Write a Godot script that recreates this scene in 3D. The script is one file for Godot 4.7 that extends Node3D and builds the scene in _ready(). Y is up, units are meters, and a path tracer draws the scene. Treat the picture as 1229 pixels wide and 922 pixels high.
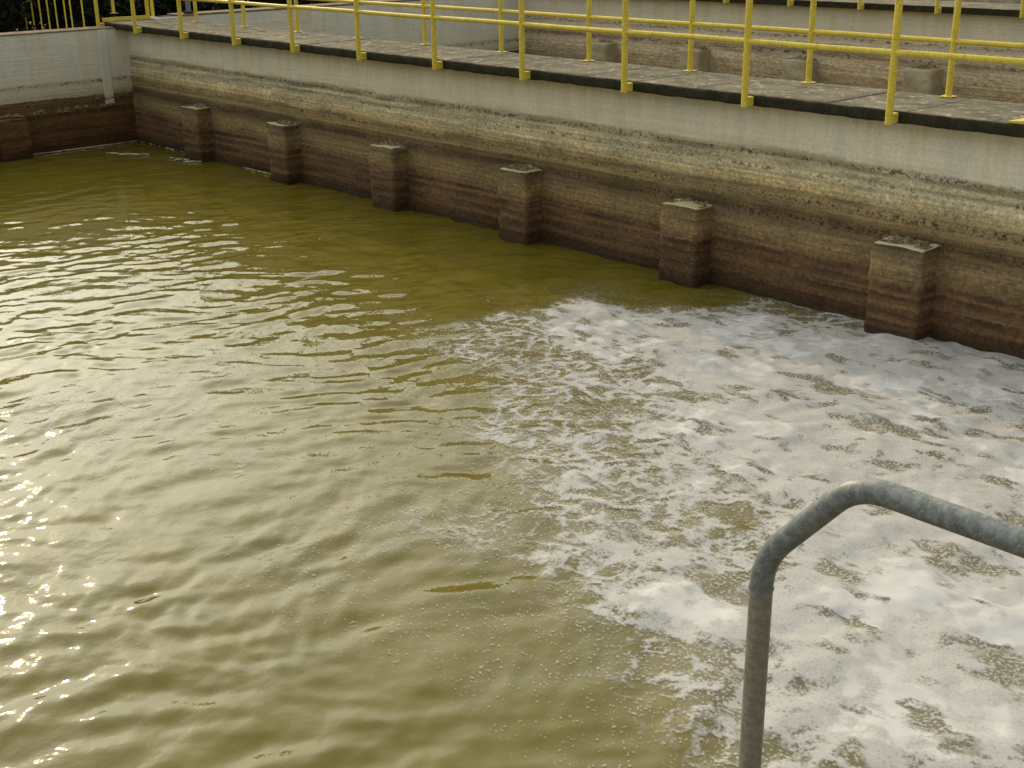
extends Node3D

# ---------------------------------------------------------------- layout (metres, y up)
# long basin wall face on z = 0, end wall face on x = 0, water level y = 0
const EYE := Vector3(20.94, 3.644, 10.123)
const POST_STEP := 1.5553
const POST_FIRST := 0.9762
const BACK_FIRST := -0.7066
const BUTTRESS_STEP := 2.5504
const BUTTRESS_FIRST := 2.6613
const SLAB_LOW := 1.913
const SLAB_TOP := 2.017
const SLAB_FRONT := 0.20
const SLAB_BACK := -0.93
const WALL_LONG := 26.0
const NEAR_Z := 9.6
const TEX_LEN := 26.0
const TEX_LOW := -0.6
const TEX_HIGH := 2.3

var M := {}
var rng := RandomNumberGenerator.new()
var taken := {}

# ---------------------------------------------------------------- helpers
func numbered(called: String) -> String:
	var n: int = taken.get(called, 0)
	taken[called] = n + 1
	return called if n == 0 else "%s_%03d" % [called, n]

func thing(called, label, category, at := Vector3.ZERO, group := "") -> Node3D:
	var o := Node3D.new()
	o.name = numbered(called)
	add_child(o)
	o.position = at
	tag(o, label, category, group)
	return o

func tag(o, label, category, group := "", kind := ""):
	o.set_meta("label", label)
	o.set_meta("category", category)
	if group != "":
		o.set_meta("group", group)
	if kind != "":
		o.set_meta("kind", kind)

func put(called: String, mesh: Mesh, m: Material, parent: Node = self, at := Vector3.ZERO) -> MeshInstance3D:
	var o := MeshInstance3D.new()
	o.name = numbered(called) if parent == self else called
	o.mesh = mesh
	o.material_override = m
	o.position = at
	parent.add_child(o, true)
	return o

func structure(called: String, mesh: Mesh, m: Material, label: String, category: String) -> MeshInstance3D:
	var o := put(called, mesh, m)
	tag(o, label, category, "", "structure")
	return o

func wall_uv(p: Vector3, n: Vector3) -> Vector2:
	if absf(n.y) > 0.75:
		return Vector2((p.x + p.z) / TEX_LEN, (p.z - p.x * 0.1) * 0.03 + 0.02)
	return Vector2((p.x + p.z * 1.0) / TEX_LEN, 1.0 - (p.y - TEX_LOW) / (TEX_HIGH - TEX_LOW))

func face(st: SurfaceTool, pts: Array, uvo := Vector3.ZERO):
	# polygon, counter-clockwise as seen from outside; emitted clockwise
	var n: Vector3 = (pts[1] - pts[0]).cross(pts[2] - pts[0]).normalized()
	for k in range(1, pts.size() - 1):
		for v in [pts[0], pts[k + 1], pts[k]]:
			st.set_normal(n)
			st.set_uv(wall_uv(v + uvo, n))
			st.add_vertex(v)

# box with bevelled edges
func corner(mid: Vector3, h: Vector3, c: float, sx: int, sy: int, sz: int, ax: int) -> Vector3:
	var q := Vector3(sx * (h.x - c), sy * (h.y - c), sz * (h.z - c))
	q[ax] = [sx * h.x, sy * h.y, sz * h.z][ax]
	return mid + q

func block(st: SurfaceTool, a: Vector3, b: Vector3, c := 0.01, uvo := Vector3.ZERO):
	var mid := (a + b) * 0.5
	var h := (b - a) * 0.5
	c = minf(c, minf(h.x, minf(h.y, h.z)) * 0.9)
	for s in [-1, 1]:
		var fx := [corner(mid, h, c, s, -1, -1, 0), corner(mid, h, c, s, 1, -1, 0), corner(mid, h, c, s, 1, 1, 0), corner(mid, h, c, s, -1, 1, 0)]
		var fy := [corner(mid, h, c, -1, s, -1, 1), corner(mid, h, c, -1, s, 1, 1), corner(mid, h, c, 1, s, 1, 1), corner(mid, h, c, 1, s, -1, 1)]
		var fz := [corner(mid, h, c, -1, -1, s, 2), corner(mid, h, c, 1, -1, s, 2), corner(mid, h, c, 1, 1, s, 2), corner(mid, h, c, -1, 1, s, 2)]
		for f in [fx, fy, fz]:
			oriented(st, f, mid, uvo)
	if c > 0.0:
		for s in [-1, 1]:
			for t in [-1, 1]:
				oriented(st, [corner(mid, h, c, s, t, -1, 0), corner(mid, h, c, s, t, 1, 0), corner(mid, h, c, s, t, 1, 1), corner(mid, h, c, s, t, -1, 1)], mid, uvo)
				oriented(st, [corner(mid, h, c, s, -1, t, 0), corner(mid, h, c, s, 1, t, 0), corner(mid, h, c, s, 1, t, 2), corner(mid, h, c, s, -1, t, 2)], mid, uvo)
				oriented(st, [corner(mid, h, c, -1, s, t, 1), corner(mid, h, c, 1, s, t, 1), corner(mid, h, c, 1, s, t, 2), corner(mid, h, c, -1, s, t, 2)], mid, uvo)
				for u in [-1, 1]:
					oriented(st, [corner(mid, h, c, s, t, u, 0), corner(mid, h, c, s, t, u, 1), corner(mid, h, c, s, t, u, 2)], mid, uvo)

func oriented(st, f: Array, mid: Vector3, uvo: Vector3):
	var n: Vector3 = (f[1] - f[0]).cross(f[2] - f[0])
	if n.dot(f[0] - mid) < 0.0:
		f.reverse()
	face(st, f, uvo)

func begin() -> SurfaceTool:
	var st := SurfaceTool.new()
	st.begin(Mesh.PRIMITIVE_TRIANGLES)
	return st

func box_mesh(a: Vector3, b: Vector3, c := 0.01, uvo := Vector3.ZERO) -> Mesh:
	var st := begin()
	block(st, a, b, c, uvo)
	st.generate_tangents()
	return st.commit()

# round tube along a path
func tube(st: SurfaceTool, path: Array, radii, sides := 14, caps := true):
	var n := path.size()
	var up := Vector3.UP
	var d0: Vector3 = (path[1] - path[0]).normalized()
	if absf(d0.dot(up)) > 0.9:
		up = Vector3.RIGHT
	var side := d0.cross(up).normalized()
	var along := 0.0
	var rings := []
	var norms := []
	var lens := []
	for i in n:
		var d: Vector3 = (path[mini(i + 1, n - 1)] - path[maxi(i - 1, 0)]).normalized()
		side = (side - d * side.dot(d)).normalized()
		var up2 := side.cross(d).normalized()
		var r: float = radii[i] if radii is Array else radii
		var ring := []
		var nn := []
		for k in sides + 1:
			var a := TAU * k / sides
			var v := side * cos(a) + up2 * sin(a)
			ring.append(path[i] + v * r)
			nn.append(v)
		if i > 0:
			along += path[i].distance_to(path[i - 1])
		rings.append(ring)
		norms.append(nn)
		lens.append(along)
	for i in n - 1:
		for k in sides:
			var q := [[i, k], [i, k + 1], [i + 1, k + 1], [i + 1, k]]
			for t in [0, 1, 2, 0, 2, 3]:
				var e: Array = q[t]
				st.set_normal(norms[e[0]][e[1]])
				st.set_uv(Vector2(float(e[1]) / sides * 0.25, lens[e[0]] * 1.0))
				st.add_vertex(rings[e[0]][e[1]])
	if caps:
		for e in [0, n - 1]:
			var d: Vector3 = (path[0] - path[1]).normalized() if e == 0 else (path[n - 1] - path[n - 2]).normalized()
			for k in sides:
				var tri := [path[e], rings[e][k], rings[e][k + 1]]
				if (tri[1] - tri[0]).cross(tri[2] - tri[0]).dot(d) > 0.0:
					tri = [tri[0], tri[2], tri[1]]
				for v in tri:
					st.set_normal(d)
					st.set_uv(Vector2(0.1, 0.1))
					st.add_vertex(v)

func tube_mesh(path: Array, radii, sides := 14) -> Mesh:
	var st := begin()
	tube(st, path, radii, sides)
	st.generate_tangents()
	return st.commit()

func rounded_path(pts: Array, r: float, steps := 9) -> Array:
	var out := [pts[0]]
	for i in range(1, pts.size() - 1):
		var a: Vector3 = pts[i] + (pts[i - 1] - pts[i]).normalized() * r
		var b: Vector3 = pts[i] + (pts[i + 1] - pts[i]).normalized() * r
		for k in steps + 1:
			var t := float(k) / steps
			out.append(a.lerp(pts[i], t).lerp(pts[i].lerp(b, t), t))
	out.append(pts[-1])
	return out

func noise(s: int, freq: float, oct := 3, kind := FastNoiseLite.TYPE_SIMPLEX_SMOOTH) -> FastNoiseLite:
	var n := FastNoiseLite.new()
	n.seed = s
	n.noise_type = kind
	n.frequency = freq
	n.fractal_type = FastNoiseLite.FRACTAL_FBM if oct > 1 else FastNoiseLite.FRACTAL_NONE
	n.fractal_octaves = oct
	return n

# noise as bytes (128 = zero), stretched by making it small and enlarging it
func noise_bytes(n: FastNoiseLite, w: int, h: int, sx := 1, sy := 1) -> PackedByteArray:
	var im := n.get_image(w / sx, h / sy, false, false, false)
	im.convert(Image.FORMAT_L8)
	if sx > 1 or sy > 1:
		im.resize(w, h, Image.INTERPOLATE_CUBIC)
	return im.get_data()

func tex(im: Image) -> ImageTexture:
	return ImageTexture.create_from_image(im)

func paint(col: Color, rough: float, spec := 0.5) -> StandardMaterial3D:
	var m := StandardMaterial3D.new()
	m.albedo_color = col
	m.roughness = rough
	m.metallic_specular = spec
	return m

func sm(a: float, b: float, x: float) -> float:
	var t := clampf((x - a) / (b - a), 0.0, 1.0)
	return t * t * (3.0 - 2.0 * t)

# ---------------------------------------------------------------- materials
# deposits on the concrete: rows of [height, colour]; tide lines wobble, spots and drips break them
func deposit_material(s: int, w: int, h: int, rows: Array, pits: Array, paint_low: float, spots := 0.0) -> StandardMaterial3D:
	var wob := noise_bytes(noise(s, 0.010 * 1024.0 / w, 3), w, h, 1, 4)
	var streak := noise_bytes(noise(s + 1, 0.13, 4), w, h, 32, 1)
	var fine := noise_bytes(noise(s + 2, 0.17, 4), w, h, 1, 2)
	var grain := noise_bytes(noise(s + 3, 0.5, 2), w, h, 1, 2)
	var drip := noise_bytes(noise(s + 4, 0.045, 4), w, h, 1, 32)
	var blot := noise_bytes(noise(s + 5, 0.014 * 2048.0 / w, 4), w, h, 1, 1)
	var lut := PackedFloat32Array()
	var n := 1024
	for k in n:
		var y := TEX_LOW + (TEX_HIGH - TEX_LOW) * k / float(n - 1)
		var c: Color = rows[-1][1]
		for i in rows.size() - 1:
			if y >= rows[i + 1][0]:
				var t: float = clampf((y - rows[i + 1][0]) / maxf(rows[i][0] - rows[i + 1][0], 0.001), 0.0, 1.0)
				c = (rows[i + 1][1] as Color).lerp(rows[i][1], t * t * (3.0 - 2.0 * t))
				break
		if y >= rows[0][0]:
			c = rows[0][1]
		lut.append(c.r8)
		lut.append(c.g8)
		lut.append(c.b8)
	# the same deposits run together, where the tide lines have weathered away
	var soft := PackedFloat32Array()
	soft.resize(n * 3)
	for k in n:
		for ch in 3:
			var sum := 0.0
			for d in range(-36, 37, 6):
				sum += lut[clampi(k + d, 0, n - 1) * 3 + ch]
			soft[k * 3 + ch] = sum / 13.0
	var data := PackedByteArray()
	data.resize(w * h * 3)
	var hd := PackedByteArray()
	hd.resize(w * h)
	var yk := (n - 1) / (TEX_HIGH - TEX_LOW)
	for j in h:
		var y0 := TEX_HIGH - (TEX_HIGH - TEX_LOW) * (j + 0.5) / h
		var below := 1.0 if y0 < paint_low else 0.13
		var spot_here := 1.0 if y0 < 1.1 else 0.25
		var run_here := 0.55 + 0.45 * sm(1.5, 1.9, y0)
		var pit := 0.0
		for p in pits:
			pit = maxf(pit, 1.0 - absf(y0 - p[0]) / p[1])
		for i in w:
			var q := j * w + i
			var f := (fine[q] - 128) * 0.0078125
			var g := (grain[q] - 128) * 0.0078125
			var sk := (streak[q] - 128) * 0.0078125
			var b := (blot[q] - 128) * 0.0078125
			var y := y0 + (wob[q] - 128) * 0.00034 + f * 0.016 + sk * 0.014
			var at := clampi(int((y - TEX_LOW) * yk), 0, n - 1) * 3
			var v := 1.0 + (sk * 0.18 + f * 0.2 + b * 0.2) * below + g * (0.05 + 0.2 * below) + (drip[q] - 128) * 0.0005
			var hh := 0.5 + sk * 0.3 + f * 0.25 + g * 0.15
			if pit > 0.0:
				var k := clampf((g * 0.6 + f * 0.7 + b * 0.3 - 0.12) * 5.0, 0.0, 1.0) * pit
				v *= 1.0 - 0.62 * k
				hh -= 0.4 * k
			if spots > 0.0:
				v *= 1.0 - clampf((b + f * 0.3 - 0.2) * 3.5, 0.0, 1.0) * 0.5 * spots * spot_here
			var warm := sk * 0.05 * below
			var dr := (drip[q] - 128) * 0.0078125
			# dirt runs below the slab and down the face
			var run := clampf((dr - 0.14) * 2.0, 0.0, 0.32) * run_here
			var worn := clampf(0.32 + b * 1.4, 0.04, 0.7)
			data[q * 3] = clampi(int(lerpf(lut[at], soft[at], worn) * v * (1.0 + warm) * (1.0 - 0.16 * run)), 0, 255)
			data[q * 3 + 1] = clampi(int(lerpf(lut[at + 1], soft[at + 1], worn) * v * (1.0 - 0.22 * run)), 0, 255)
			data[q * 3 + 2] = clampi(int(lerpf(lut[at + 2], soft[at + 2], worn) * v * (1.0 - warm) * (1.0 - 0.36 * run)), 0, 255)
			hd[q] = clampi(int(hh * 255.0), 0, 255)
	var m := paint(Color.WHITE, 0.88, 0.35)
	m.albedo_texture = tex(Image.create_from_data(w, h, false, Image.FORMAT_RGB8, data))
	m.heightmap_enabled = true
	m.heightmap_texture = tex(Image.create_from_data(w, h, false, Image.FORMAT_L8, hd))
	m.heightmap_scale = 0.6
	return m

# mottled surface that repeats in world space: base colour, second colour in patches, specks
func mottled(s: int, a: Color, b: Color, speck: Color, speck_at: float, scale: float, rough := 0.9, relief := 0.6) -> StandardMaterial3D:
	var w := 512
	var n1 := noise(s, 0.012, 5)
	var n2 := noise(s + 1, 0.11, 3)
	var n3 := noise(s + 2, 0.035, 4)
	var i1 := n1.get_seamless_image(w, w); i1.convert(Image.FORMAT_L8)
	var i2 := n2.get_seamless_image(w, w); i2.convert(Image.FORMAT_L8)
	var i3 := n3.get_seamless_image(w, w); i3.convert(Image.FORMAT_L8)
	var d1 := i1.get_data()
	var d2 := i2.get_data()
	var d3 := i3.get_data()
	var data := PackedByteArray()
	data.resize(w * w * 3)
	var hd := PackedByteArray()
	hd.resize(w * w)
	for q in w * w:
		var p := d1[q] / 255.0
		var f := d2[q] / 255.0
		var c := (a.lerp(b, clampf((p * 0.7 + f * 0.3 - 0.35) * 3.3, 0.0, 1.0)) * (0.82 + 0.36 * f)).lerp(speck, clampf((d3[q] * 0.002745 + f * 0.3 - speck_at) * 10.0, 0.0, 1.0))
		data[q * 3] = mini(c.r8, 255)
		data[q * 3 + 1] = mini(c.g8, 255)
		data[q * 3 + 2] = mini(c.b8, 255)
		hd[q] = clampi(int(255.0 * (0.2 + 0.5 * f + 0.3 * p)), 0, 255)
	var m := paint(Color.WHITE, rough, 0.4)
	m.albedo_texture = tex(Image.create_from_data(w, w, false, Image.FORMAT_RGB8, data))
	m.heightmap_enabled = true
	m.heightmap_texture = tex(Image.create_from_data(w, w, false, Image.FORMAT_L8, hd))
	m.heightmap_scale = relief
	m.uv1_triplanar = true
	m.uv1_world_triplanar = true
	m.uv1_scale = Vector3.ONE * scale
	return m

func make_materials():
	var white := Color8(232, 226, 206)
	var main_rows := [
		[2.05, Color8(205, 195, 161)], [1.86, Color8(211, 204, 172)], [1.76, white], [1.49, white], [1.455, Color8(181, 173, 144)], [1.41, Color8(150, 140, 113)],
		[1.38, Color8(210, 203, 172)], [1.335, Color8(185, 173, 139)], [1.29, Color8(222, 217, 187)], [1.24, Color8(207, 193, 156)], [1.14, Color8(197, 181, 139)],
		[1.08, Color8(139, 120, 86)], [1.05, Color8(161, 143, 104)], [0.98, Color8(172, 154, 113)], [0.93, Color8(123, 105, 75)], [0.85, Color8(92, 76, 54)], [0.80, Color8(134, 116, 86)],
		[0.66, Color8(148, 129, 95)], [0.53, Color8(130, 108, 80)], [0.47, Color8(87, 67, 49)], [0.43, Color8(129, 98, 73)], [0.39, Color8(95, 74, 54)], [0.32, Color8(127, 101, 75)],
		[0.25, Color8(90, 70, 51)], [0.19, Color8(120, 94, 71)], [0.12, Color8(81, 62, 45)], [0.0, Color8(65, 53, 36)], [-0.6, Color8(44, 38, 23)]]
	M.main = deposit_material(11, 2048, 512, main_rows, [[1.43, 0.06], [1.30, 0.05], [1.04, 0.09], [0.86, 0.12]], 1.44)
	var end_rows := [
		[2.05, Color8(226, 226, 216)], [1.15, Color8(224, 222, 210)], [1.1, Color8(196, 188, 166)], [1.05, Color8(214, 209, 190)], [0.88, Color8(196, 188, 164)],
		[0.85, Color8(120, 98, 66)], [0.72, Color8(108, 84, 54)], [0.66, Color8(120, 96, 64)], [0.62, Color8(82, 60, 38)], [0.50, Color8(112, 86, 56)], [0.36, Color8(92, 66, 42)],
		[0.28, Color8(106, 76, 50)], [0.1, Color8(74, 52, 32)], [-0.6, Color8(40, 34, 16)]]
	M.end = deposit_material(31, 1024, 512, end_rows, [[0.78, 0.1], [1.1, 0.05]], 0.9)
	var far_rows := [
		[2.12, Color8(210, 193, 165)], [2.03, white], [1.62, white], [1.57, Color8(195, 179, 154)], [1.5, Color8(221, 209, 187)], [1.36, Color8(203, 186, 162)],
		[1.28, Color8(167, 146, 121)], [1.2, Color8(215, 201, 177)], [1.05, Color8(200, 183, 153)], [0.85, Color8(183, 164, 135)], [0.6, Color8(153, 122, 93)], [0.3, Color8(120, 90, 69)], [-0.6, Color8(62, 51, 35)]]
	M.far = deposit_material(51, 1024, 512, far_rows, [[1.58, 0.05], [1.3, 0.1]], 1.5, 0.3)
	M.slab = mottled(71, Color8(122, 115, 98), Color8(92, 87, 72), Color8(166, 158, 136), 0.62, 0.33, 0.92, 0.7)
	M.slab2 = mottled(81, Color8(130, 123, 105), Color8(102, 96, 80), Color8(172, 163, 142), 0.62, 0.3, 0.92, 0.7)
	M.fascia = mottled(91, Color8(40, 40, 27), Color8(56, 52, 36), Color8(92, 90, 68), 0.72, 0.8, 0.95, 1.0)
	M.yellow = mottled(101, Color8(226, 208, 84), Color8(214, 194, 72), Color8(112, 70, 26), 0.765, 0.7, 0.42, 0.05)
	M.galv = mottled(111, Color8(140, 147, 147), Color8(104, 111, 114), Color8(172, 164, 146), 0.62, 7.0, 0.45, 0.03)
	M.galv.metallic = 0.15
	M.post = mottled(121, Color8(150, 148, 136), Color8(122, 120, 110), Color8(166, 138, 104), 0.62, 9.0, 0.5, 0.03)
	M.post.metallic = 0.1
	M.coping = mottled(131, Color8(146, 128, 110), Color8(122, 98, 82), Color8(176, 168, 150), 0.68, 0.8)
	M.plain = mottled(141, Color8(186, 176, 150), Color8(164, 152, 124), Color8(120, 108, 88), 0.72, 0.4)
	M.crust = mottled(151, Color8(166, 158, 132), Color8(112, 96, 70), Color8(58, 48, 34), 0.56, 2.2, 0.95, 1.2)
	M.soil = mottled(161, Color8(58, 46, 30), Color8(44, 40, 24), Color8(80, 66, 42), 0.7, 0.3)
	M.pipe_grey = paint(Color8(120, 130, 132), 0.5)
	M.bark = paint(Color8(58, 46, 34), 0.95, 0.2)
	var leaf := paint(Color8(31, 38, 20), 0.85, 0.2)
	leaf.cull_mode = BaseMaterial3D.CULL_DISABLED
	M.leaf = leaf
	# murky water: olive body, smooth surface
	var wm := paint(Color8(116, 103, 39), 0.04, 0.36)
	var cn := noise(171, 0.008, 4)
	var ci := cn.get_seamless_image(512, 512)
	ci.convert(Image.FORMAT_L8)
	var cdat := ci.get_data()
	var wd := PackedByteArray()
	wd.resize(512 * 512 * 3)
	for q in 512 * 512:
		var k := cdat[q] / 255.0 - 0.5
		wd[q * 3] = int(110 + 16 * k)
		wd[q * 3 + 1] = int(100 + 12 * k)
		wd[q * 3 + 2] = int(33 + 12 * k)
	wm.albedo_color = Color.WHITE
	wm.albedo_texture = tex(Image.create_from_data(512, 512, false, Image.FORMAT_RGB8, wd))
	var ri := noise(172, 0.05, 3).get_seamless_image(512, 512)
	ri.convert(Image.FORMAT_L8)
	wm.heightmap_enabled = true
	wm.heightmap_texture = tex(ri)
	wm.heightmap_scale = 0.12
	wm.uv1_scale = Vector3(9.0, 3.5, 1.0)
	M.water = wm

# ---------------------------------------------------------------- water surface
const WX0 := 0.0
const WX1 := 25.0
const WCELL := 0.025
var wnx: int
var wnz: int
var wh := PackedFloat32Array()

func make_water_heights():
	wnx = int(WX1 / WCELL) + 1
	wnz = int(NEAR_Z / WCELL) + 1
	rng.seed = 77
	var kx := PackedFloat32Array()
	var kz := PackedFloat32Array()
	var ph := PackedFloat32Array()
	var am := PackedFloat32Array()
	var count := 30
	for i in count:
		var t := float(i) / (count - 1)
		var lam := 0.72 * pow(0.10 / 0.72, t) * rng.randf_range(0.9, 1.1)
		var a := rng.randfn(0.0, 0.52) + 0.12
		if i % 4 == 3:
			a += rng.randf_range(-1.3, 1.3)
		kx.append(TAU / lam * cos(a))
		kz.append(TAU / lam * sin(a))
		ph.append(rng.randf() * TAU)
		var slope := 0.020 if lam > 0.5 else (0.027 if lam > 0.2 else 0.015)
		am.append(slope * lam / TAU)
	var warp := noise(5, 0.35, 2)
	var warp2 := noise(6, 0.35, 2)
	var gust := noise(7, 0.22, 3)
	var chop := noise(8, 2.2, 3)
	wh.resize(wnx * wnz)
	for j in wnz:
		var z := j * WCELL
		for i in wnx:
			var x := i * WCELL
			var wx := x + warp.get_noise_2d(x, z) * 0.32
			var wz := z + warp2.get_noise_2d(x, z) * 0.32
			var h := 0.0
			for k in count:
				h += am[k] * sin(kx[k] * wx + kz[k] * wz + ph[k])
			# livelier towards the outfall, calmer in the far corner
			var lively := 0.42 + 0.58 * sm(1.0, 11.0, x)
			lively *= 0.9 + 0.55 * gust.get_noise_2d(x, z)
			wh[j * wnx + i] = h * lively + chop.get_noise_2d(x, z) * 0.006 * sm(10.0, 15.0, x)

func height_grid(i0: int, i1: int, j0: int, j1: int, lift: float, uv_scale: Vector2) -> ArrayMesh:
	var nx := i1 - i0 + 1
	var nz := j1 - j0 + 1
	var vs := PackedVector3Array(); vs.resize(nx * nz)
	var ns := PackedVector3Array(); ns.resize(nx * nz)
	var us := PackedVector2Array(); us.resize(nx * nz)
	var hs := PackedFloat32Array(); hs.resize(nx * nz)
	for j in nz:
		for i in nx:
			var h := wh[(j + j0) * wnx + i + i0]
			if lift > 0.0:
				h += foam_height((i + i0) * WCELL, (j + j0) * WCELL, lift)
			hs[j * nx + i] = h
	for j in nz:
		var jm := maxi(j - 1, 0)
		var jp := mini(j + 1, nz - 1)
		for i in nx:
			var q := j * nx + i
			var im := maxi(i - 1, 0)
			var ip := mini(i + 1, nx - 1)
			vs[q] = Vector3((i + i0) * WCELL, hs[q], (j + j0) * WCELL)
			ns[q] = Vector3(-(hs[j * nx + ip] - hs[j * nx + im]) / ((ip - im) * WCELL), 1.0, -(hs[jp * nx + i] - hs[jm * nx + i]) / ((jp - jm) * WCELL)).normalized()
			us[q] = Vector2(i * uv_scale.x / (nx - 1), j * uv_scale.y / (nz - 1))
	var ix := PackedInt32Array(); ix.resize((nx - 1) * (nz - 1) * 6)
	var w := 0
	for j in nz - 1:
		for i in nx - 1:
			var a := j * nx + i
			ix[w] = a; ix[w + 1] = a + 1; ix[w + 2] = a + nx + 1
			ix[w + 3] = a; ix[w + 4] = a + nx + 1; ix[w + 5] = a + nx
			w += 6
	var arr := []
	arr.resize(Mesh.ARRAY_MAX)
	arr[Mesh.ARRAY_VERTEX] = vs
	arr[Mesh.ARRAY_NORMAL] = ns
	arr[Mesh.ARRAY_TEX_UV] = us
	arr[Mesh.ARRAY_INDEX] = ix
	var me := ArrayMesh.new()
	me.add_surface_from_arrays(Mesh.PRIMITIVE_TRIANGLES, arr)
	return me

# ---------------------------------------------------------------- foam
const FX0 := 10.5
const FX1 := 21.0
const FZ0 := 0.0
const FZ1 := 7.2
# where foam lies on the water and how thickly: [pixel x, pixel y, cover], dropped on to y = 0
const FOAM := [
	[560, 370, 0.0], [600, 390, 0.3], [640, 358, 0.05], [700, 375, 0.85], [760, 360, 0.1], [800, 345, 0.0], [650, 330, 0.0], [780, 385, 0.8], [850, 390, 0.9], [850, 358, 0.05], [900, 385, 0.85], [940, 372, 0.3], [960, 395, 0.6], [1010, 395, 0.55], [1060, 418, 0.9], [1100, 425, 1.0], [1150, 430, 1.0], [1229, 450, 0.9],
	[620, 420, 0.32], [660, 430, 0.4], [720, 420, 0.6], [760, 450, 0.42], [820, 440, 0.85], [870, 450, 0.95], [930, 450, 1.0], [980, 470, 0.7], [1040, 450, 0.8], [1100, 480, 0.85], [1180, 480, 0.7], [1229, 490, 0.7],
	[560, 480, 0.1], [620, 480, 0.3], [660, 500, 0.35], [720, 510, 0.38], [790, 480, 0.5], [850, 510, 0.8], [920, 500, 0.95], [1000, 520, 0.85], [1060, 530, 0.9], [1130, 540, 0.65], [1200, 530, 0.9], [1229, 580, 0.8],
	[500, 560, 0.03], [580, 580, 0.1], [640, 570, 0.25], [690, 580, 0.7], [760, 580, 0.4], [830, 560, 0.5], [900, 590, 0.6], [950, 570, 0.9], [1000, 560, 0.95],
	[640, 640, 0.22], [680, 650, 0.45], [740, 650, 0.9], [800, 630, 0.5], [860, 640, 0.33], [900, 620, 0.28], [920, 650, 0.35], [965, 640, 0.9], [1100, 640, 0.95], [1200, 680, 0.97],
	[600, 700, 0.08], [680, 700, 0.18], [720, 690, 0.36], [780, 720, 0.88], [850, 720, 0.72], [880, 690, 0.5], [1000, 720, 0.96], [1100, 740, 0.93], [1220, 760, 0.96],
	[650, 780, 0.1], [740, 780, 0.18], [800, 780, 0.33], [840, 770, 0.7], [880, 770, 0.82], [960, 760, 0.92], [1050, 800, 0.95],
	[700, 860, 0.08], [780, 840, 0.18], [830, 820, 0.6], [880, 850, 0.6], [960, 860, 0.75], [1060, 880, 0.75], [1150, 870, 0.85], [1229, 880, 0.85],
	[700, 915, 0.06], [800, 915, 0.14], [860, 915, 0.3], [960, 915, 0.55], [1100, 915, 0.6], [1229, 915, 0.7],
	[400, 400, 0.0], [480, 450, 0.03], [300, 600, 0.0], [500, 700, 0.03], [450, 850, 0.0], [400, 500, 0.0], [560, 900, 0.02], [540, 340, 0.0], [720, 320, 0.0]]
var foam_cover := PackedFloat32Array()
const FCN := 84

func on_water(px: float, py: float, cam: Camera3D) -> Vector3:
	var f := 461.0 / tan(deg_to_rad(cam.fov) * 0.5)
	var d: Vector3 = cam.basis * Vector3((px - 614.5) / f, -(py - 461.0) / f, -1.0)
	return EYE - d * (EYE.y / d.y)

func make_foam_cover(cam: Camera3D):
	var pts := []
	for f in FOAM:
		var p := on_water(f[0], f[1], cam)
		pts.append(Vector3(p.x, p.z, f[2]))
	for e in [[19.6, 1.0, 0.9], [20.4, 3.0, 0.85], [20.4, 5.5, 0.7], [19.6, 7.0, 0.2], [18.0, 7.2, 0.0], [21.0, 7.2, 0.0]]:
		pts.append(Vector3(e[0], e[1], e[2]))
	foam_cover.resize(FCN * FCN)
	for j in FCN:
		var z := FZ0 + (FZ1 - FZ0) * j / (FCN - 1)
		for i in FCN:
			var x := FX0 + (FX1 - FX0) * i / (FCN - 1)
			var sw := 0.0
			var s := 0.0
			for p in pts:
				var d2: float = (p.x - x) * (p.x - x) + (p.y - z) * (p.y - z) + 0.004
				var w := 1.0 / (d2 * d2)
				sw += w
				s += w * p.z
			var c := s / sw
			c *= 1.0 - sm(FX1 - 1.0, FX1, x)
			c *= 1.0 - sm(FZ1 - 0.5, FZ1, z)
			c *= sm(FX0, FX0 + 1.2, x)
			foam_cover[j * FCN + i] = c

func cover_at(x: float, z: float) -> float:
	var u := clampf((x - FX0) / (FX1 - FX0), 0.0, 0.9999) * (FCN - 1)
	var v := clampf((z - FZ0) / (FZ1 - FZ0), 0.0, 0.9999) * (FCN - 1)
	var i := int(u)
	var j := int(v)
	var a := u - i
	var b := v - j
	var q := j * FCN + i
	return lerpf(lerpf(foam_cover[q], foam_cover[q + 1], a), lerpf(foam_cover[q + FCN], foam_cover[q + FCN + 1], a), b)

var lump: FastNoiseLite
var lump2: FastNoiseLite
func foam_height(x: float, z: float, lift: float) -> float:
	var c := cover_at(x, z)
	return lift + sm(0.3, 0.95, c) * maxf(0.0, 0.016 + 0.034 * lump.get_noise_2d(x, z) + 0.008 * lump2.get_noise_2d(x, z))

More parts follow.
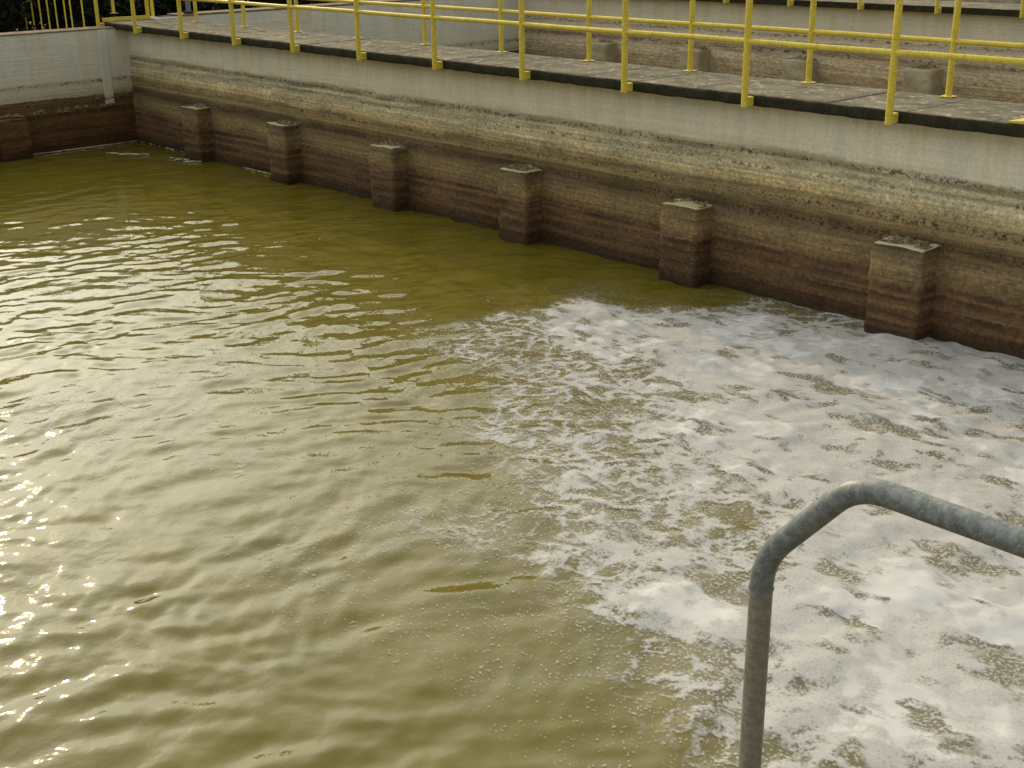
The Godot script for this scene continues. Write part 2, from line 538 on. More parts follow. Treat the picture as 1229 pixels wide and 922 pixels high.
func foam_material() -> StandardMaterial3D:
	var w := 2048
	var h := 1404
	var ppm := w / (FX1 - FX0)      # pixels to the metre
	var big := noise(201, 0.9 / ppm, 4)
	big.domain_warp_enabled = true
	big.domain_warp_amplitude = 0.55 * ppm
	big.domain_warp_frequency = 0.9 / ppm
	var lace := noise(202, 4.0 / ppm, 3)
	lace.fractal_type = FastNoiseLite.FRACTAL_RIDGED
	lace.domain_warp_enabled = true
	lace.domain_warp_amplitude = 0.22 * ppm
	lace.domain_warp_frequency = 2.2 / ppm
	var mid := noise(203, 5.5 / ppm, 4)
	mid.domain_warp_enabled = true
	mid.domain_warp_amplitude = 0.15 * ppm
	mid.domain_warp_frequency = 3.0 / ppm
	var fine := noise(204, 34.0 / ppm, 2)
	var d1 := noise_bytes(big, w, h)
	var d2 := noise_bytes(lace, w, h)
	var d3 := noise_bytes(mid, w, h)
	var d4 := noise_bytes(fine, w, h)
	var cell := FastNoiseLite.new()
	cell.seed = 205
	cell.noise_type = FastNoiseLite.TYPE_CELLULAR
	cell.cellular_return_type = FastNoiseLite.RETURN_DISTANCE2_SUB
	cell.frequency = 38.0 / ppm
	cell.fractal_type = FastNoiseLite.FRACTAL_FBM
	cell.fractal_octaves = 2
	cell.domain_warp_enabled = true
	cell.domain_warp_amplitude = 0.02 * ppm
	cell.domain_warp_frequency = 14.0 / ppm
	var d5 := noise_bytes(cell, w, h)
	var gap := noise(206, 2.6 / ppm, 3)
	gap.domain_warp_enabled = true
	gap.domain_warp_amplitude = 0.3 * ppm
	gap.domain_warp_frequency = 1.6 / ppm
	var d6 := noise_bytes(gap, w, h, 2, 1)
	var cb := PackedByteArray()
	cb.resize(FCN * FCN)
	for q in FCN * FCN:
		cb[q] = clampi(int(foam_cover[q] * 255.0), 0, 255)
	var cim := Image.create_from_data(FCN, FCN, false, Image.FORMAT_L8, cb)
	cim.resize(w, h, Image.INTERPOLATE_BILINEAR)
	var cd := cim.get_data()
	var fleck := PackedFloat32Array()
	var thin := PackedFloat32Array()
	for k in 256:
		fleck.append(0.76 - 0.62 * sqrt(k / 255.0))
		thin.append(sm(0.08, 0.3, k / 255.0) * 0.6)
	var data := PackedByteArray()
	data.resize(w * h * 4)
	data.fill(217)
	var hd := PackedByteArray()
	hd.resize(w * h)
	for q in w * h:
		var cc := cd[q]
		var f := (d4[q] - 128) * 0.0078125
		var n3 := (d3[q] - 128) * 0.0078125
		var al := 0.0
		if cc > 1:
			var c := cc * 0.00392157
			var n1 := (d1[q] - 128) * 0.0078125
			var n2 := (d2[q] - 128) * 0.0078125
			# thick rafts
			var t := clampf(((c - 0.55) * 1.3 + n1 * 1.0 + n3 * 0.7 + f * 0.16 - 0.04) * 1.7, 0.0, 1.0)
			al = minf(t * (1.6 - 0.62 * t), 1.0) * clampf(0.70 + n1 * 0.6 + n3 * 0.25, 0.34, 0.94)
			# webs and threads at the edges of the rafts
			var bub := (d5[q] - 64) * 0.0078125
			t = clampf(((c - 0.42) * 1.3 + n2 * 0.75 + n1 * 0.35 + f * 0.15 - bub * 0.25) * 2.2, 0.0, 1.0) * thin[cc] * (1.05 - bub * 0.5)
			var hole := clampf(((d6[q] - 128) * 0.0078125 + n3 * 0.35 - 0.08 - c * 0.16) * 4.0, 0.0, 1.0)
			al *= 1.0 - hole * 0.94
			t *= 1.0 - hole * 0.75
			if t > al:
				al = t
			al = maxf(al, c * 0.2)
			# single flecks of bubbles
			t = clampf((f + n3 * 0.25 - fleck[cc]) * 7.0, 0.0, 0.62)
			if t > al:
				al = t
		data[q * 4 + 2] = 220
		data[q * 4 + 3] = mini(int(al * 255.0), 250)
		hd[q] = clampi(int(255.0 * (al * 0.55 + f * 0.16 + n3 * 0.2 + 0.14)), 0, 255)
	var m := paint(Color.WHITE, 0.7, 0.3)
	m.albedo_texture = tex(Image.create_from_data(w, h, false, Image.FORMAT_RGBA8, data))
	m.transparency = BaseMaterial3D.TRANSPARENCY_ALPHA
	m.texture_repeat = false
	m.heightmap_enabled = true
	m.heightmap_texture = tex(Image.create_from_data(w, h, false, Image.FORMAT_L8, hd))
	m.heightmap_scale = 0.35
	return m

# ---------------------------------------------------------------- concrete
# face of the long wall with crusted tide ledges
func crusted_face(x0: float, x1: float, y0: float, y1: float, z: float, s: int, ledges: Array) -> Mesh:
	var st := begin()
	var n := noise(s, 0.9, 4)
	var nf := noise(s + 1, 5.0, 3)
	var nx := int((x1 - x0) / 0.08)
	var ny := int((y1 - y0) / 0.02)
	var vs := []
	for j in ny + 1:
		var y := y0 + (y1 - y0) * j / ny
		for i in nx + 1:
			var x := x0 + (x1 - x0) * i / nx
			var yy := y + n.get_noise_2d(x, 3.0) * 0.03 + nf.get_noise_2d(x * 0.4, y * 3.0) * 0.01
			var d := 0.0
			for l in ledges:
				d += l[1] * (1.0 - sm(l[0] - l[2], l[0] + l[2], yy))
			d += nf.get_noise_2d(x * 0.6, y * 5.0) * 0.006 * (1.0 - sm(1.35, 1.5, y)) + n.get_noise_2d(x, y * 2.0) * 0.004
			vs.append(Vector3(x, y, z + d))
	for j in ny + 1:
		for i in nx + 1:
			var v: Vector3 = vs[j * (nx + 1) + i]
			st.set_uv(wall_uv(v, Vector3.BACK))
			st.add_vertex(v)
	for j in ny:
		for i in nx:
			var a := j * (nx + 1) + i
			var b := a + nx + 1
			for k in [a, b, a + 1, a + 1, b, b + 1]:
				st.add_index(k)
	st.set_smooth_group(0)
	st.generate_normals()
	st.generate_tangents()
	return st.commit()

# lumpy crust of scum and droppings on a ledge, heaped against the wall behind it
func crust_mesh(w: float, d: float, h: float, s: int) -> Mesh:
	var st := begin()
	var n := noise(s, 4.0, 2)
	var nx := 24
	var nz := 14
	for j in nz + 1:
		for i in nx + 1:
			var u := float(i) / nx
			var v := float(j) / nz
			var k := n.get_noise_2d(u * w * 3.0, v * d * 3.0)
			var e := sm(0.0, 1.0, minf(u, 1.0 - u) * 5.0) * sm(0.0, 0.9, (0.72 - v) * 2.4 + k * 1.6)
			var hh := h * e * clampf(0.6 + 1.3 * k, -0.15, 1.4) * (1.5 - v) - 0.003
			st.set_uv(Vector2(u, v))
			st.add_vertex(Vector3((u - 0.5) * w, hh, v * d))
	for j in nz:
		for i in nx:
			var a := j * (nx + 1) + i
			var b := a + nx + 1
			for q in [a, a + 1, b, a + 1, b + 1, b]:
				st.add_index(q)
	st.set_smooth_group(0)
	st.generate_normals()
	return st.commit()

# concrete block with worn, uneven faces and edges
func worn_block(lo: Vector3, hi: Vector3, cell: float, r: float, rough: float, s: int, uvo: Vector3) -> Mesh:
	var n := noise(s, 2.6, 4)
	var mid := (lo + hi) * 0.5
	var half := (hi - lo) * 0.5
	var st := begin()
	var base := 0
	for f in 6:
		var ax := f / 2
		var sg := -1.0 if f % 2 == 0 else 1.0
		var b := (ax + 1) % 3
		var c := (ax + 2) % 3
		var nb := maxi(2, int(2.0 * half[b] / cell))
		var nc := maxi(2, int(2.0 * half[c] / cell))
		for j in nc + 1:
			for i in nb + 1:
				var p := Vector3.ZERO
				p[ax] = sg * half[ax]
				p[b] = half[b] * (2.0 * i / nb - 1.0)
				p[c] = half[c] * (2.0 * j / nc - 1.0)
				var inner := Vector3(clampf(p.x, -half.x + r, half.x - r), clampf(p.y, -half.y + r, half.y - r), clampf(p.z, -half.z + r, half.z - r))
				var d := (p - inner).normalized()
				var edge := 1.0 + 1.6 * (1.0 - maxf(absf(d.x), maxf(absf(d.y), absf(d.z))))
				var q := inner + d * (r + rough * edge * n.get_noise_3dv((p + mid + uvo) * Vector3(1, 1.6, 1)))
				var un := Vector3.ZERO
				un[ax] = sg
				st.set_uv(wall_uv(q + mid + uvo, un))
				st.set_smooth_group(0)
				st.add_vertex(q + mid)
		for j in nc:
			for i in nb:
				var a := base + j * (nb + 1) + i
				var e := a + nb + 1
				var quad := [a, e, a + 1, a + 1, e, e + 1] if sg > 0.0 else [a, a + 1, e, a + 1, e + 1, e]
				for q in quad:
					st.add_index(q)
		base += (nb + 1) * (nc + 1)
	st.generate_normals()
	st.generate_tangents()
	return st.commit()

func add_buttress(parent: Node, at: Vector3, wide: float, deep: float, high: float, m: Material, s: int, turn := 0.0):
	var o := MeshInstance3D.new()
	o.name = "buttress"
	high += sin(s * 2.7) * 0.015
	wide += sin(s * 4.1) * 0.02
	o.mesh = worn_block(Vector3(-wide, -0.7, -0.06), Vector3(0, high, deep), 0.035, 0.03, 0.024, 600 + s, Vector3(at.x + at.z + s * 0.37, at.y, 0))
	o.material_override = m
	o.position = at
	o.rotation.y = turn
	parent.add_child(o, true)
	var c := MeshInstance3D.new()
	c.name = "crust"
	c.mesh = crust_mesh(wide * 0.90, deep * 0.74, 0.026, 300 + s)
	c.material_override = M.crust
	c.position = Vector3(-wide * 0.5, high, -0.005)
	o.add_child(c, true)

# ---------------------------------------------------------------- railings
const RAIL_Y1 := 0.5
const RAIL_Y2 := 1.0
func railing_front(called, label, x_list: Array, z: float, low: float, top: float, r: float, x0: float, x1: float):
	# posts stand off the slab edge on brackets
	var t := thing(called, label, "railing", Vector3(x_list[0], low, z))
	var k := 0
	for x in x_list:
		var px: float = x - x_list[0]
		var hgt := top + RAIL_Y2 - low
		var lean := rng.randf_range(-0.006, 0.006)
		var post := put("post", tube_mesh([Vector3(px, 0.0, 0), Vector3(px, 0.05, 0), Vector3(px + lean, hgt, lean)], r, 14), M.yellow, t)
		var st := begin()
		block(st, Vector3(px - r * 0.95, 0.004, -0.11), Vector3(px + r * 0.9, top - low - 0.012, -r * 0.4), 0.008)
		st.generate_tangents()
		put("bracket", st.commit(), M.yellow, post)
		k += 1
	for yy in [RAIL_Y1, RAIL_Y2]:
		var pts := []
		var n := 40
		for i in n + 1:
			var x := x0 + (x1 - x0) * i / n
			pts.append(Vector3(x - x_list[0], top + yy - low + sin(x * 2.1) * 0.003, sin(x * 1.3) * 0.003))
		put("rail", tube_mesh(pts, r * 0.80, 14), M.yellow, t)
	return t

func railing_on_top(called, label, pts_list: Array, r: float, run: Array):
	var o: Vector3 = pts_list[0]
	var t := thing(called, label, "railing", o)
	for p in pts_list:
		var q: Vector3 = p - o
		var post := put("post", tube_mesh([q, q + Vector3(rng.randf_range(-0.006, 0.006), RAIL_Y2, 0)], r, 12), M.yellow, t)
		put("base_plate", box_mesh(q + Vector3(-0.06, 0.001, -0.06), q + Vector3(0.06, 0.009, 0.06), 0.003), M.yellow, post)
	for yy in [RAIL_Y1, RAIL_Y2]:
		var pts := []
		var n := 40
		for i in n + 1:
			var p: Vector3 = (run[0] as Vector3).lerp(run[1], float(i) / n)
			pts.append(p - o + Vector3(0, yy + sin(i * 0.9) * 0.002, 0))
		put("rail", tube_mesh(pts, r * 0.82, 12), M.yellow, t)
	return t

# ---------------------------------------------------------------- trees
func crown_mesh(c: Vector3, rad: Vector3, leaves: int, s: int) -> Mesh:
	rng.seed = s
	var st := begin()
	var clumps := []
	for k in 26:
		var d := Vector3(rng.randfn(), rng.randfn(), rng.randfn()).normalized() * pow(rng.randf(), 0.45)
		clumps.append([c + d * rad * 0.8, rng.randf_range(0.35, 0.65)])
	for k in leaves:
		var cl: Array = clumps[rng.randi() % clumps.size()]
		var d := Vector3(rng.randfn(), rng.randfn(), rng.randfn()) * 0.5
		var p: Vector3 = cl[0] + d * cl[1]
		var n := Vector3(rng.randfn(), rng.randfn() + 0.6, rng.randfn()).normalized()
		var a := n.cross(Vector3(rng.randfn(), rng.randfn(), rng.randfn())).normalized()
		var b := n.cross(a)
		var l := rng.randf_range(0.07, 0.13)
		var q := [p - a * l, p + b * l * 0.45, p + a * l, p - b * l * 0.45]
		for t in [0, 1, 2, 0, 2, 3]:
			st.set_normal(n)
			st.add_vertex(q[t])
	return st.commit()

func add_tree(at: Vector3, h: float, wide: float, s: int, label: String):
	var t := thing("broadleaf_tree", label, "tree", at, "trees beyond the basin end wall")
	rng.seed = s
	var st := begin()
	tube(st, [Vector3.ZERO, Vector3(0.05, h * 0.3, 0.03), Vector3(-0.04, h * 0.6, 0.05), Vector3(0.02, h * 0.85, 0)], [0.16, 0.12, 0.08, 0.03], 9)
	for k in 5:
		var a := rng.randf() * TAU
		var y := h * rng.randf_range(0.3, 0.6)
		var d := Vector3(cos(a), 0.6, sin(a)) * wide * 0.5
		tube(st, [Vector3(0, y, 0), Vector3(0, y, 0) + d * 0.5, Vector3(0, y, 0) + d + Vector3(0, 0.2, 0)], [0.06, 0.04, 0.015], 6)
	put("trunk", st.commit(), M.bark, t)
	put("crown", crown_mesh(Vector3(0, h * 0.56, 0), Vector3(wide, h * 0.42, wide), 4200, s + 1), M.leaf, t)

# ---------------------------------------------------------------- sky
func make_sky(to_sun: Vector3) -> Sky:
	var w := 512
	var h := 256
	var im := Image.create(w, h, false, Image.FORMAT_RGBF)
	for j in h:
		var el := PI * 0.5 - PI * (j + 0.5) / h
		for i in w:
			var az := TAU * (i + 0.5) / w
			var d := Vector3(sin(az) * cos(el), sin(el), -cos(az) * cos(el))
			var ang := rad_to_deg(acos(clampf(d.dot(to_sun), -1.0, 1.0)))
			var low := pow(1.0 - clampf(sin(el), 0.0, 1.0), 2.5)
			var c := Color(0.34, 0.37, 0.39).lerp(Color(0.50, 0.51, 0.49), low)
			c += Color(1.92, 1.84, 1.56) * exp(-ang / 55.0)
			c += Color(3.75, 3.75, 2.95) * exp(-ang / 20.0)
			c += Color(3.6, 3.1, 2.2) * exp(-ang / 6.0)
			if el < 0.0:
				c = c * 0.4
			c.a = 1.0
			im.set_pixel(i, j, c)
	var pm := PanoramaSkyMaterial.new()
	pm.panorama = ImageTexture.create_from_image(im)
	var sky := Sky.new()
	sky.sky_material = pm
	return sky

# ---------------------------------------------------------------- scene
func _ready():
	# camera
	var cam := Camera3D.new()
	cam.name = "camera"
	cam.position = EYE
	cam.basis = Basis(Vector3.UP, 0.8372) * Basis(Vector3.RIGHT, -0.3556) * Basis(Vector3.BACK, -0.013)
	cam.fov = 33.87
	cam.near = 0.05
	cam.far = 400.0
	add_child(cam)
	cam.make_current()
	# sun and sky: low hazy sun ahead and to the side of the long wall
	var sun_az := deg_to_rad(-73.5)
	var sun_el := deg_to_rad(25.0)
	var to_sun := Vector3(sin(sun_az) * cos(sun_el), sin(sun_el), -cos(sun_az) * cos(sun_el))
	var sun := DirectionalLight3D.new()
	sun.name = "sun"
	sun.light_energy = 0.6
	sun.light_color = Color(1.0, 0.86, 0.62)
	sun.light_angular_distance = 0.6
	sun.shadow_enabled = true
	add_child(sun)
	sun.look_at_from_position(Vector3.ZERO, -to_sun, Vector3.UP)
	var env := Environment.new()
	env.background_mode = Environment.BG_SKY
	env.sky = make_sky(to_sun)
	env.tonemap_mode = Environment.TONE_MAPPER_LINEAR
	env.tonemap_exposure = 0.70
	env.sdfgi_enabled = true
	env.ssao_enabled = true
	env.ssil_enabled = true
	var we := WorldEnvironment.new()
	we.name = "environment"
	we.environment = env
	add_child(we)

	rng.seed = 1
	make_materials()
	print("materials ", Time.get_ticks_msec())
	# ---- setting
	structure("ground", box_mesh(Vector3(-120, -2.2, -120), Vector3(120, -1.4, 120), 0.0), M.soil, "dark bare soil around and below the concrete basins", "ground")
	make_water_heights()
	print("waves ", Time.get_ticks_msec())
	structure("water", height_grid(0, wnx - 1, 0, wnz - 1, 0.0, Vector2.ONE), M.water, "murky olive green rippled water filling the nearer basin", "water")
	print("water ", Time.get_ticks_msec())
	structure("water", box_mesh(Vector3(0.0, -1.4, -9.2), Vector3(25.0, -0.1, -0.6), 0.0), M.water, "murky water in the basin behind the walkway", "water")
	# ---- foam
	make_foam_cover(cam)
	lump = noise(401, 1.5, 2)
	lump2 = noise(402, 5.0, 2)
	var f := put("foam", height_grid(int(FX0 / WCELL), int(FX1 / WCELL), 1, int(FZ1 / WCELL), 0.006, Vector2.ONE), foam_material())
	tag(f, "white foam churning on the olive water beside the buttressed wall", "foam", "", "stuff")
	var sc_st := begin()
	var sn := noise(410, 3.0, 3)
	for e in [[Vector3(0.02, 0, 0.05), Vector3(0.02, 0, 1.95), 0.035], [Vector3(0.03, 0, 0.03), Vector3(2.1, 0, 0.03), 0.035], [Vector3(1.75, 0, 0.42), Vector3(2.7, 0, 0.33), 0.16], [Vector3(0.75, 0, 1.0), Vector3(1.45, 0, 0.55), 0.10], [Vector3(3.6, 0, 0.06), Vector3(5.0, 0, 0.03), 0.03], [Vector3(0.3, 0, 2.62), Vector3(0.32, 0, 3.3), 0.05]]:
		var va: Vector3 = e[0]
		var vb: Vector3 = e[1]
		var dir := (vb - va).normalized()
		var side := Vector3(-dir.z, 0, dir.x)
		var steps := int(va.distance_to(vb) / 0.03)
		for k in steps:
			var q := []
			for t in [k, k + 1]:
				var p: Vector3 = va + dir * (t * 0.03)
				var ww: float = e[2] * maxf(0.0, 0.25 + 1.6 * sn.get_noise_2d(p.x * 2.0, p.z * 2.0)) * sin(PI * float(t) / steps)
				var off: float = sn.get_noise_2d(p.x + 9.0, p.z) * e[2] * 0.7
				q.append([p + side * (off - ww), p + side * (off + ww), p + side * off])
			var y0 := Vector3(0, 0.010, 0)
			var y1 := Vector3(0, 0.026, 0)
			for pair in [[0, 2], [2, 1]]:
				var p1: Vector3 = q[0][pair[0]] + (y1 if pair[0] == 2 else y0)
				var p2: Vector3 = q[0][pair[1]] + (y1 if pair[1] == 2 else y0)
				var p3: Vector3 = q[1][pair[1]] + (y1 if pair[1] == 2 else y0)
				var p4: Vector3 = q[1][pair[0]] + (y1 if pair[0] == 2 else y0)
				var nn := (p2 - p1).cross(p3 - p1)
				if nn.length() > 1e-9:
					face(sc_st, [p1, p2, p3, p4] if nn.y > 0.0 else [p4, p3, p2, p1])
	var scum := put("scum", sc_st.commit(), paint(Color8(176, 172, 150), 0.8, 0.3))
	tag(scum, "thin pale scum floating along the corner of the basin walls", "scum", "", "stuff")
	print("foam ", Time.get_ticks_msec())

	# ---- long wall with buttresses
	var w1 := thing("basin_wall", "long stained concrete wall with buttresses below the yellow railed walkway", "wall", Vector3(13, 0, -0.35), "")
	put("core", box_mesh(Vector3(-13.4, -1.4, -0.25), Vector3(13.0, SLAB_LOW - 0.002, 0.33), 0.0, Vector3(13, 0, -0.35)), M.far, w1)
	put("stained_face", crusted_face(0.0, WALL_LONG, -0.9, SLAB_LOW - 0.003, 0.0, 501, [[1.36, 0.008, 0.02], [1.09, 0.008, 0.015], [0.86, 0.012, 0.02], [0.42, 0.008, 0.015]]), M.main, w1, Vector3(-13, 0, 0.35))
	for k in 9:
		add_buttress(w1, Vector3(BUTTRESS_FIRST + k * BUTTRESS_STEP - 13.0, 0, 0.35), 0.51, 0.287, 0.847, M.main, k)
	# ---- end wall of the nearer basin
	var w2 := thing("basin_wall", "white painted end wall with brown tide band meeting the dark tree belt", "wall", Vector3(-0.2, 0, 5.0))
	put("core", box_mesh(Vector3(-0.2, -1.4, -5.012), Vector3(0.2, 1.93, 5.0), 0.0, Vector3(0, 0, 5)), M.end, w2)
	put("coping", box_mesh(Vector3(-0.23, 1.93, -4.78), Vector3(0.215, 1.955, 5.0), 0.01), M.coping, w2)
	rng.seed = 21
	var zz := -4.5
	while zz < -1.0:
		var sl := rng.randf_range(0.12, 0.34)
		var sc := put("scale_patch", crust_mesh(sl, rng.randf_range(0.05, 0.09), 0.014, 700 + int(zz * 20.0)), M.crust, w2, Vector3(0.2, 0.66 + rng.randf_range(-0.02, 0.02), zz))
		sc.basis = Basis(Vector3(0, 0, 1), Vector3(1, 0, 0), Vector3(0, 1, 0))
		zz += sl + rng.randf_range(0.02, 0.16)
	put("pilaster", box_mesh(Vector3(0.19, 0.70, -4.62), Vector3(0.222, 1.928, -4.46), 0.008, Vector3(0, 0.3, 5)), M.end, w2)
	for k in 4:
		add_buttress(w2, Vector3(0.2, 0, -5.0 + 2.0 + k * 2.55 + 0.51 - 0.51), 0.51, 0.287, 0.66, M.end, 40 + k, PI * 0.5)
	# ---- near wall and right-hand end, behind and beside the viewer
	var w3 := thing("basin_wall", "plain concrete wall under the viewing platform", "wall", Vector3(12.5, 0, NEAR_Z + 0.2))
	put("core", box_mesh(Vector3(-12.9, -1.4, -0.2), Vector3(12.9, 1.912, 0.2), 0.01, Vector3(12.5, 0, 9.8)), M.end, w3)
	put("coping", box_mesh(Vector3(-12.9, 1.913, -0.2), Vector3(6.79, 1.96, 0.23), 0.012), M.slab2, w3)
	var w4 := thing("basin_wall", "concrete cross wall closing the basins beyond the foam", "wall", Vector3(25.2, 0, 0))
	put("core", box_mesh(Vector3(-0.2, -1.4, -9.2), Vector3(0.2, 1.90, -0.61), 0.01, Vector3(0, 0, 9)), M.end, w4)
	put("core", box_mesh(Vector3(-0.2, -1.4, 0.02), Vector3(0.2, 1.90, 9.39), 0.01, Vector3(0, 0, 9)), M.end, w4)
	put("coping", box_mesh(Vector3(-0.22, 1.902, -9.2), Vector3(0.22, 1.95, -1.0), 0.012), M.slab2, w4)
	put("coping", box_mesh(Vector3(-0.22, 1.902, 0.6), Vector3(0.22, 1.95, 8.55), 0.012), M.slab2, w4)
	# ---- second basin
	var w5 := thing("basin_wall", "white end wall of the basin behind the walkway, dirty low down", "wall", Vector3(-0.2, 0, -4.9))
	put("core", box_mesh(Vector3(-0.2, -1.4, -4.3), Vector3(0.2, 2.06, 4.28), 0.012, Vector3(0, 0, -4.9)), M.end, w5)
	put("coping", box_mesh(Vector3(-0.23, 2.06, -4.3), Vector3(0.215, 2.09, 3.9), 0.01), M.coping, w5)
	var w6 := thing("basin_wall", "pale far wall with grey capped buttresses seen through the yellow railings", "wall", Vector3(13, 0, -9.4))
	put("core", box_mesh(Vector3(-13.4, -1.4, -0.5), Vector3(13, 2.098, 0.15), 0.0, Vector3(13, 0, -9.4)), M.far, w6)
	put("stained_face", crusted_face(0.0, WALL_LONG, -0.9, 2.096, 0.0, 521, [[1.5, 0.008, 0.02], [1.25, 0.01, 0.02]]), M.far, w6, Vector3(-13, 0, 0.2))
	for k in 9:
		add_buttress(w6, Vector3(2.85 + k * 2.42 - 13.0, 0, 0.2), 0.52, 0.36, 1.22, M.plain, 60 + k)
	var far_walk := thing("walkway", "thin dark edged walkway slab along the far basin wall", "walkway", Vector3(13, 2.1, -9.5))
	put("slab", box_mesh(Vector3(-13.2, 0.0, -0.72), Vector3(13, 0.104, 0.48), 0.012), M.slab2, far_walk)
	put("fascia", box_mesh(Vector3(-13.2, 0.004, 0.482), Vector3(13, 0.1, 0.494), 0.003), M.fascia, far_walk)
	var w7 := thing("basin_wall", "white wall of the third basin beyond the far walkway", "wall", Vector3(13, 0, -18.4))
	put("core", box_mesh(Vector3(-13.4, -1.4, -0.2), Vector3(13, 2.1, 0.2), 0.01, Vector3(13, 0, -18.4)), M.plain, w7)

	# ---- walkway between the basins: planks and mossy edge
	var walk := thing("walkway", "concrete plank walkway with mossy black edge between two yellow railings", "walkway", Vector3(13, SLAB_LOW, (SLAB_FRONT + SLAB_BACK) * 0.5))
	rng.seed = 12
	var px := -0.4
	while px < 25.6:
		var wd := 0.7776 * rng.randf_range(0.97, 1.03)
		var dy := rng.randf_range(-0.004, 0.003)
		var hw := (SLAB_FRONT - SLAB_BACK) * 0.5
		put("plank", box_mesh(Vector3(px - 13.0 + 0.006, 0.0, -hw), Vector3(px + wd - 13.0 - 0.006, SLAB_TOP - SLAB_LOW + dy, hw - 0.008), 0.008), [M.slab, M.slab2][rng.randi() % 2], walk)
		px += wd
	put("fascia", worn_block(Vector3(-13.4, -0.006, (SLAB_FRONT - SLAB_BACK) * 0.5 - 0.03), Vector3(12.6, SLAB_TOP - SLAB_LOW - 0.006, (SLAB_FRONT - SLAB_BACK) * 0.5 + 0.014), 0.03, 0.012, 0.012, 680, Vector3.ZERO), M.fascia, walk)

	# ---- railings
	var xs := []
	xs.append(-0.38)
	for k in range(0, 16):
		xs.append(POST_FIRST + k * POST_STEP)
	rng.seed = 13
	railing_front("railing", "yellow pipe railing bracketed to the mossy walkway edge above the stained wall", xs, 0.325, SLAB_LOW, SLAB_TOP, 0.032, -0.38, 24.9)
	var back := []
	for k in range(-1, 17):
		back.append(Vector3(BACK_FIRST + k * POST_STEP, SLAB_TOP, -0.87))
	railing_on_top("railing", "yellow pipe railing with rusty post feet on the walkway's back edge", back, 0.030, [Vector3(-2.3, SLAB_TOP, -0.87), Vector3(24.5, SLAB_TOP, -0.87)])
	var fxs := []
	for k in range(-5, 11):
		fxs.append(8.62 + k * 1.42)
	railing_front("railing", "distant yellow railing bracketed to the far walkway edge", fxs, -8.893, 2.1, 2.204, 0.032, 1.5, 24.5)
	var gate := thing("gate", "yellow end barrier with kick plate closing the walkway above the white wall", "gate", Vector3(-0.36, SLAB_TOP, -0.25))
	put("kick_plate", box_mesh(Vector3(-0.01, 0.004, -0.35), Vector3(0.01, 0.07, 0.5), 0.003), M.yellow, gate)
	put("post", tube_mesh([Vector3(0, 0.001, -0.35), Vector3(0, 1.0, -0.35)], 0.034, 12), M.yellow, gate)
	for yy in [0.5, 1.0]:
		put("rail", tube_mesh([Vector3(0, yy, -0.35), Vector3(0, yy, 0.51)], 0.025, 12), M.yellow, gate)
	var stair := thing("stair", "outside stair with thin yellow balusters dropping beyond the end wall", "stair", Vector3(-0.5, -1.4, 0.0))
	for k in 12:
		put("tread", box_mesh(Vector3(-0.26 - k * 0.26, 3.12 - k * 0.27, -0.6), Vector3(-k * 0.26, 3.18 - k * 0.27, 0.35), 0.006), M.slab2, stair)
	for z in [-0.62, 0.37]:
		put("stringer", tube_mesh([Vector3(0.0, 3.15, z), Vector3(-3.1, 0.02, z)], 0.05, 8), M.fascia, stair)
	for k in 8:
		var bx: float = [-0.34, -0.82, -1.07, -1.45, -1.8, -2.15, -2.5, -2.85][k]
		put("baluster", tube_mesh([Vector3(bx, 3.15 + bx * 1.01, 0.37), Vector3(bx, 4.45 + bx * 0.3, 0.37)], 0.014, 8), M.yellow, stair)
	put("rail", tube_mesh([Vector3(0.0, 4.45, 0.37), Vector3(-3.0, 3.55, 0.37)], 0.02, 8), M.yellow, stair)
	var pole := thing("pipe", "grey standpipe with flange on the white end wall behind the walkway", "pipe", Vector3(-0.1, 2.09, -1.25))
	put("tube", tube_mesh([Vector3(0, 0, 0), Vector3(0, 1.6, 0)], 0.045, 14), M.pipe_grey, pole)
	put("flange", tube_mesh([Vector3(0, 0.0, 0), Vector3(0, 0.035, 0)], 0.09, 16), M.fascia, pole)
	# ---- foreground handrail
	var hr := thing("handrail", "bent grey galvanised pipe handrail standing before the white foam", "handrail", Vector3(19.87, SLAB_TOP, 8.62))
	var hp := rounded_path([Vector3(0, 0.60, 0), Vector3(0, 0.655, 0), Vector3(0.158, 0.838, 0), Vector3(4.2, 0.833, 0)], 0.055)
	put("upright", tube_mesh([Vector3(0, -0.10, 0), Vector3(0, 0.602, 0)], 0.0192, 24), M.post, hr)
	put("bent_pipe", tube_mesh(hp, 0.0194, 24), M.galv, hr)
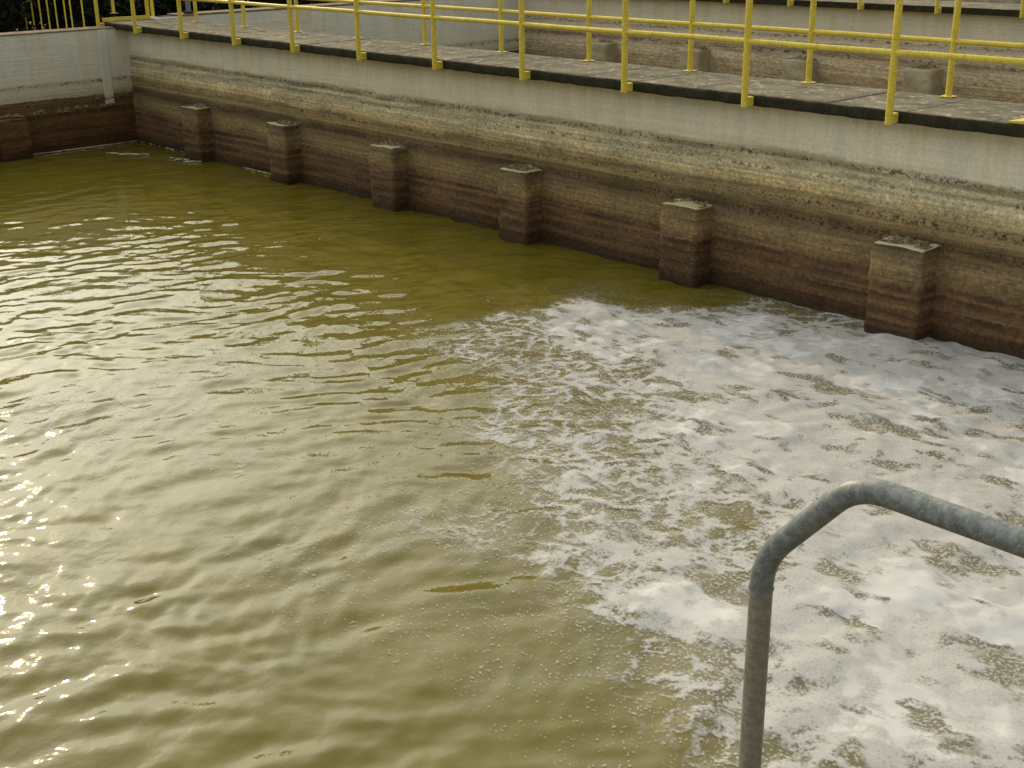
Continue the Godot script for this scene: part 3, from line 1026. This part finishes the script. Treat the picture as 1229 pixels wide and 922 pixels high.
	put("weld", tube_mesh([Vector3(0, 0.597, 0), Vector3(0, 0.599, 0), Vector3(0, 0.602, 0), Vector3(0, 0.604, 0)], [0.0194, 0.0208, 0.0208, 0.0195], 24), M.galv, hr)
	put("bracket", box_mesh(Vector3(-0.02, -0.09, 0.01), Vector3(0.02, -0.02, 0.085), 0.004), M.galv, hr)
	for x in [1.5, 3.0, 4.2]:
		put("upright", tube_mesh([Vector3(x, -0.10, 0), Vector3(x, 0.833, 0)], 0.0182, 16), M.post, hr)
		put("bracket", box_mesh(Vector3(x - 0.02, -0.09, 0.01), Vector3(x + 0.02, -0.02, 0.085), 0.004), M.galv, hr)
	var plat := thing("platform", "concrete viewing platform on the near basin wall", "platform", Vector3(22.3, SLAB_LOW, 10.1))
	put("slab", box_mesh(Vector3(-2.6, 0, -1.395), Vector3(2.6, 0.104, 1.5), 0.01), M.slab, plat)
	for z in [-1.25]:
		for x in [-2.4, 2.4]:
			put("column", box_mesh(Vector3(x - 0.12, -3.4, z), Vector3(x + 0.12, -0.001, z + 0.24), 0.01), M.plain, plat)

	# ---- yellow plate on the walkway
	var st := begin()
	var a := [Vector3(-0.16, 0, 0.0), Vector3(0.3, 0, 0.02), Vector3(0.32, 0, -0.5), Vector3(0.05, 0, -0.42)]
	var b := []
	for v in a:
		b.append(v + Vector3(0, 0.012 if v.x < 0.0 else 0.06, 0))
	face(st, b)
	for k in 4:
		face(st, [a[k], a[(k + 1) % 4], b[(k + 1) % 4], b[k]])
	var plate := put("steel_plate", st.commit(), M.yellow, self, Vector3(16.14, SLAB_TOP + 0.002, 0.19))
	tag(plate, "yellow painted steel plate lying on the walkway edge", "plate")

	# ---- trees beyond the end walls
	var words := ["slender", "broad", "low", "ragged", "dense", "leaning", "young", "old", "tall", "bushy", "round", "thin"]
	var n := 0
	for row in 2:
		for k in 9:
			var z := -13.0 + k * 2.5 + row * 1.2
			add_tree(Vector3(-3.6 - row * 2.6 + sin(k * 2.3) * 0.4, -1.4, z), 5.3 + sin(k * 1.7 + row) * 0.4, 1.75, 900 + n * 7, "dark leafy tree in shade beyond the white basin end walls")
			n += 1
	print("done ", Time.get_ticks_msec())
